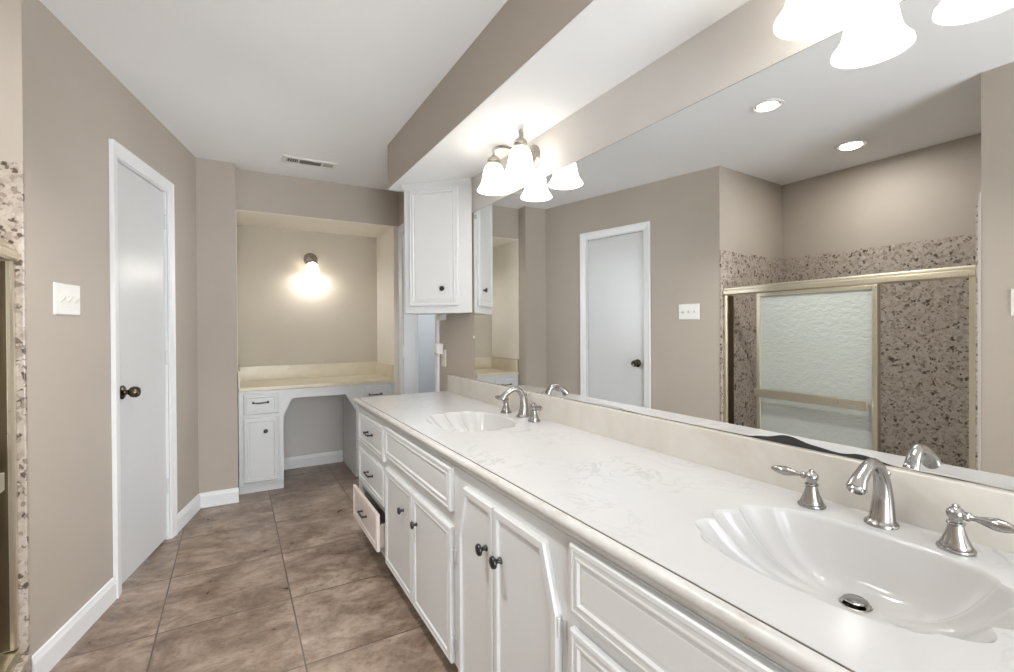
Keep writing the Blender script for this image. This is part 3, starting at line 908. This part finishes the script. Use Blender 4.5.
# outlet with a plugged-in adapter, below the wall cabinet
r = thing('wall_outlet', 'ivory outlet plate on the wall between mirror and doorway', 'outlet', (1.2495, 3.035, 1.04), 'wall plates')
pl = MB(); moulded_front(pl, rect(2.995, 3.070, 0.982, 1.100), lambda a, b, d: (1.2492 - d, a, b), [(0, 0), (0, 0.003), (0.004, 0.006)])
pl.build('cover_plate', M['ivory'], r)
for zc in (1.021, 1.061):
    MB().prism(rect(3.018, 3.048, zc - 0.014, zc + 0.014), 0.0, 0.002, lambda a, b, d: (1.2430 - d, a, b)).build('receptacle', M['plastic'], r, 0.002)
r = thing('plug_adapter', 'white plug-in adapter standing out from the outlet near the doorway', 'adapter', (1.215, 3.050, 1.10))
ad = MB(); moulded_front(ad, rect(3.018, 3.078, 1.068, 1.140), lambda a, b, d: (1.2408 - d, a, b), [(0.004, 0), (0, 0.006), (0, 0.040), (0.008, 0.050)])
ad.build('adapter_body', M['plastic'], r, 0.003)
MB().lathe([(0.011, 0), (0.011, 0.012), (0.007, 0.016), (0, 0.016)], align_z((1.212, 3.048, 1.0685), (0, 0, -1)), 14).build('adapter_outlet', M['ivory'], r)

# ------------------------------------------------------------------ switch plates
def switch_plate(to, a0, a1, z0, z1, n, label, loc):
    r = thing('switch_plate', label, 'light switch', loc, 'wall plates')
    p = MB(); moulded_front(p, rect(a0, a1, z0, z1), to, [(0, 0.0006), (0, 0.003), (0.004, 0.006)])
    p.build('cover_plate', M['plastic'], r)
    zc = (z0 + z1) / 2
    for i in range(n):
        c = a0 + (a1 - a0) * (i + 0.5) / n if n > 1 else (a0 + a1) / 2
        if n == 3: c = (a0 + a1) / 2 + (i - 1) * 0.046
        t = MB()
        t.prism(rect(c - 0.0055, c + 0.0055, zc - 0.012, zc + 0.012), 0.0062, 0.0075, to)
        t.prism([(-0.010, 0.0076), (0.004, 0.0076), (0.012, 0.018), (0.006, 0.020)], c - 0.004, c + 0.004, lambda q, o_, d: to(d, zc + q, o_))
        t.build('toggle', M['ivory'], r)
        for sz in (-0.030, 0.030):
            s_ = MB().lathe([(0.003, 0), (0.003, 0.0008), (0, 0.0014)], Matrix(), 10)
            s_.v = [to(c + x, zc + sz + y, 0.0061 + z) for x, y, z in s_.v]
            s_.build('screw', M['ivory'], r)
switch_plate(lambda a, b, d: onleft(a, d, b), 1.405, 1.572, 1.302, 1.424, 3, 'white three-toggle switch plate on the angled wall beside the white door', onleft(1.49, 0.0006, 1.36))
switch_plate(lambda a, b, d: (-0.579 + d, a, b), 0.642, 0.715, 1.286, 1.408, 1, 'white switch plate seen in the mirror beyond the shower, at its right edge', (-0.5784, 0.68, 1.345))

# ------------------------------------------------------------------ vanity lights
def bell(p, parent, first=None):
    """opal bell shade hanging mouth down; p = centre of its mouth"""
    prof_o = [(0.084, 0.0), (0.0830, 0.005), (0.073, 0.018), (0.063, 0.036), (0.0575, 0.058), (0.054, 0.080), (0.049, 0.102), (0.041, 0.120), (0.030, 0.131)]
    prof_i = [(r - 0.004, h - (0.003 if h > 0.11 else 0)) for r, h in prof_o]
    mb = MB()
    mb.lathe(prof_i[::-1] + prof_o, Matrix.Translation(p), 40, cap=False)
    return mb.build('lamp_shade', M['shade'], parent)
def vanity_light(cy, half, label):
    root = thing('vanity_light', label, 'wall light', (XW, cy, 2.04), 'bath vanity lights')
    zb = 1.925
    bp = MB().lathe([(0.066, 0.0), (0.066, 0.006), (0.058, 0.014), (0.040, 0.020), (0.020, 0.030), (0.0, 0.032)], align_z((XW - 0.0005, cy - 0.03, 2.055), (-1, 0, 0)), 36)
    bp.v = [(x, y, 2.055 + (z - 2.055) * 1.0) for x, y, z in bp.v]
    bp.build('backplate', M['nickel_dark'], root)
    for s in (1, -1):
        y = cy + s * half
        x = 1.121
        arm, pts = MB(), []
        P = [(XW - 0.030, cy - 0.03 + s * 0.012, 2.058), (XW - 0.055, cy - 0.02 + s * 0.03, 2.085), (XW - 0.075, cy + s * half * 0.45, 2.125), (XW - 0.105, cy + s * half * 0.80, 2.141), (x, cy + s * half * 0.98, 2.130), (x, y, 2.112), (x, y, 2.095)]
        for i in range(len(P) - 1):
            p0, p1, p2, p3 = (Vector(P[max(i - 1, 0)]), Vector(P[i]), Vector(P[i + 1]), Vector(P[min(i + 2, len(P) - 1)]))
            for j in range(5):
                t = j / 5
                pts.append(0.5 * ((2 * p1) + (-p0 + p2) * t + (2 * p0 - 5 * p1 + 4 * p2 - p3) * t * t + (-p0 + 3 * p1 - 3 * p2 + p3) * t ** 3))
        pts.append(Vector(P[-1]))
        arm.tube(pts, 0.0065, 12)
        arm.build('arm', M['nickel_dark'], root)
        fit = MB().lathe([(0.012, 0.078), (0.020, 0.070), (0.026, 0.066), (0.031, 0.058), (0.031, 0.051), (0.027, 0.047), (0.031, 0.041), (0.032, 0.032), (0.0, 0.032)][::-1], Matrix.Translation((x, y, zb + 0.096)), 28)
        fit.build('fitter', M['nickel_dark'], root)
        sh = bell((x, y, zb), root)
        MB().lathe([(0.0, 0.0), (0.016, 0.004), (0.026, 0.016), (0.029, 0.030), (0.026, 0.045), (0.016, 0.062), (0.013, 0.072), (0.013, 0.090)], Matrix.Translation((x, y, zb + 0.030)), 20).build('bulb', M['bulb'], sh)
        l = point_lamp('vanity_bulb_light', Vector((x, y, zb + 0.020)) - Vector(root.location), VANITY_W, (1.0, 0.99, 0.975), 0.035, root)
vanity_light(1.938, 0.126, 'nickel two-shade vanity light above the far basin')
vanity_light(0.460, 0.103, 'nickel two-shade vanity light above the near basin')

# ------------------------------------------------------------------ recess sconce
def sconce():
    root = thing('wall_sconce', 'single lit sconce on the cream wall of the dressing recess', 'wall light', (0.605, 4.6195, 1.875))
    MB().lathe([(0.060, 0), (0.060, 0.008), (0.052, 0.016), (0.030, 0.022), (0.016, 0.030), (0, 0.031)], align_z((0.605, 4.6195, 1.878), (0, -1, 0)), 32).build('backplate', M['nickel_dark'], root)
    a = MB().tube([(0.605, 4.592, 1.878), (0.605, 4.555, 1.892), (0.605, 4.525, 1.888), (0.605, 4.515, 1.868), (0.605, 4.515, 1.845)], 0.008, 12)
    a.build('arm', M['nickel_dark'], root)
    MB().lathe([(0.0, 0.0), (0.044, 0.0), (0.046, 0.012), (0.038, 0.022), (0.018, 0.030), (0.0, 0.034)], Matrix.Translation((0.605, 4.515, 1.832)), 28).build('fitter', M['nickel'], root)
    prof = [(0.052, 0.0), (0.052, 0.030), (0.050, 0.060), (0.044, 0.085), (0.036, 0.094)]
    sh = MB().lathe([(r - 0.004, h) for r, h in prof][::-1] + prof, Matrix.Translation((0.605, 4.515, 1.735)), 32, cap=False).build('lamp_shade', M['shade'], root)
    MB().lathe([(0.0, 0.0), (0.020, 0.008), (0.026, 0.028), (0.018, 0.050), (0.013, 0.070)], Matrix.Translation((0.605, 4.515, 1.752)), 18).build('bulb', M['bulb'], sh)
    point_lamp('sconce_bulb_light', Vector((0.605, 4.515, 1.745)) - Vector(root.location), SCONCE_W, (1.0, 0.99, 0.97), 0.03, root)
sconce()

# ------------------------------------------------------------------ recessed ceiling lights
def can_light(x, y, r, label, power):
    root = thing('recessed_light', label, 'ceiling light', (x, y, CEIL), 'recessed ceiling lights')
    T = Matrix.Translation((x, y, CEIL - 0.0006))
    MB().lathe([(r, 0.0), (r, -0.004), (r - 0.006, -0.007), (r * 0.80, -0.006), (r * 0.76, 0.0)], T, 40, cap=False).build('trim_ring', M['plastic'], root)
    MB().lathe([(0.0, -0.0004), (r * 0.76, -0.0004)], T, 32, cap=False).build('baffle', M['dark'], root)
    MB().lathe([(r * 0.68, -0.0010), (r * 0.68, -0.004), (r * 0.62, -0.008), (r * 0.30, -0.0095), (0.0, -0.010)], T, 32, cap=False).build('lens', M['lens'], root)
    l = bpy.data.lights.new('can_bulb_light', 'AREA'); l.shape = 'DISK'; l.size = r * 1.2; l.spread = 2.1 if x > -0.5 else 3.1; l.energy = power; l.color = (1.0, 0.985, 0.96)
    o = bpy.data.objects.new('can_bulb_light', l); o.location = (0, 0, -0.0105); o.parent = root; COL.objects.link(o)
can_light(-0.015, 1.51, 0.080, 'white recessed light in the bathroom ceiling over the floor', CAN_W)
can_light(-1.04, 1.565, 0.095, 'white recessed light over the shower stall', CAN2_W)

# ------------------------------------------------------------------ ceiling register
def register():
    root = thing('ceiling_vent', 'white ceiling air register with three banks of louvres', 'vent', (0.475, 3.635, CEIL))
    x0, x1, y0, y1 = 0.300, 0.655, 3.567, 3.712
    z1 = CEIL - 0.0006; z0 = z1 - 0.007
    ix = [(0.325, 0.398), (0.408, 0.553), (0.563, 0.636)]
    iy = (3.598, 3.682)
    fr = MB()
    fr.box(x0, x1, y0, iy[0], z0, z1); fr.box(x0, x1, iy[1], y1, z0, z1)
    xs = [x0] + [v for p in ix for v in p] + [x1]
    for a, b in zip(xs[0::2], xs[1::2]): fr.box(a, b, iy[0], iy[1], z0, z1)
    fr.build('frame', M['plastic'], root)
    MB().box(x0 + 0.01, x1 - 0.01, y0 + 0.01, y1 - 0.01, z1 - 0.0012, z1 - 0.0002).build('duct_opening', M['dark'], root)
    for k, (a, b) in enumerate(ix):
        lv = MB()
        if k == 1:
            for i in range(7):
                y = iy[0] + (i + 0.5) * (iy[1] - iy[0]) / 7
                lv.prism([(y + 0.0042, z1 - 0.0014), (y - 0.0042, z0 + 0.0004), (y - 0.0032, z0 + 0.0004), (y + 0.0052, z1 - 0.0014)], a, b, lambda p, q, d: (d, p, q))
        else:
            for i in range(5):
                x = a + (i + 0.5) * (b - a) / 5
                s = -1 if k == 0 else 1
                lv.prism([(x - 0.002 * s, z1 - 0.0014), (x + 0.003 * s, z0 - 0.001), (x + 0.0045 * s, z0 - 0.001), (x - 0.0005 * s, z1 - 0.0014)], iy[0], iy[1], lambda p, q, d: (p, d, q))
        lv.build('louvre_bank', M['plastic'], root)
register()

# ------------------------------------------------------------------ dressing desk in the recess
def desk():
    root = thing('dressing_desk', 'white built-in dressing desk with a kneehole in the recess', 'desk', (0.6, 4.33, 0))
    YF = 4.062
    td = lambda a, b, d: (a, YF - 0.0004 - d, b)
    ff = MB().prism([(0.0205, 0.062), (0.325, 0.062), (0.325, 0.569), (0.390, 0.703), (0.795, 0.703), (0.878, 0.560), (0.878, 0.062), (1.2035, 0.062), (1.2035, 0.776), (0.0205, 0.776)], YF, YF + 0.019, lambda a, b, d: (a, d, b))
    ff.build('face_frame', M['white'], root)
    for a0, a1 in ((0.0205, 0.325), (0.878, 1.2035)):
        b = MB()
        b.box(a0, a0 + 0.016, YF + 0.019, 4.600, 0.0, 0.776); b.box(a1 - 0.016, a1, YF + 0.019, 4.600, 0.0, 0.776)
        b.box(a0 + 0.016, a1 - 0.016, YF + 0.019, 4.600, 0.062, 0.078); b.box(a0 + 0.016, a1 - 0.016, 4.590, 4.600, 0.078, 0.776)
        b.box(a0 + 0.016, a1 - 0.016, YF + 0.019, YF + 0.035, 0.0, 0.062)
        b.box(a0, a1, YF - 0.006, YF - 0.0005, 0.062, 0.076)
        b.build('pedestal', M['white'], root)
    for a0, a1, kx in ((0.052, 0.292, 0.168), (0.950, 1.180, 1.035)):
        f = moulded_front(MB(), rect(a0, a1, 0.600, 0.756), td, DOOR_LOOPS).build('drawer', M['white'], root)
        bail_pull((kx, YF - 0.0125, 0.688), (0, -1, 0), (1, 0, 0), f, 0.050, 0.003)
        d = moulded_front(MB(), rect(a0, a1, 0.082, 0.572), td, DOOR_LOOPS).build('door', M['white'], root)
        knob((0.200 if a0 < 0.5 else 1.03, YF - 0.0125, 0.468), (0, -1, 0), d)
        for hz in (0.15, 0.50):
            MB().lathe([(0.0035, -0.022), (0.0035, 0.022)], align_z((a0 - 0.004 if a0 < 0.5 else a1 + 0.004, YF - 0.008, hz), (0, 0, 1)), 10).build('hinge', M['white'], d)
    t = thing('desk_countertop', 'yellow-cream counter with low splash on the dressing desk', 'countertop', (0.6, 4.33, 0.777))
    MB().box(0.0205, 1.2045, 4.046, 4.6190, 0.7775, 0.8050).build('slab', M['splash_desk'], t, 0.004)
    sp = MB()
    sp.box(0.0345, 1.1905, 4.604, 4.6190, 0.8055, 0.925)
    sp.box(0.0205, 0.0340, 4.070, 4.6190, 0.8055, 0.925)
    sp.box(1.1910, 1.2045, 4.070, 4.6190, 0.8055, 0.925)
    sp.build('backsplash', M['splash_desk'], t)
desk()
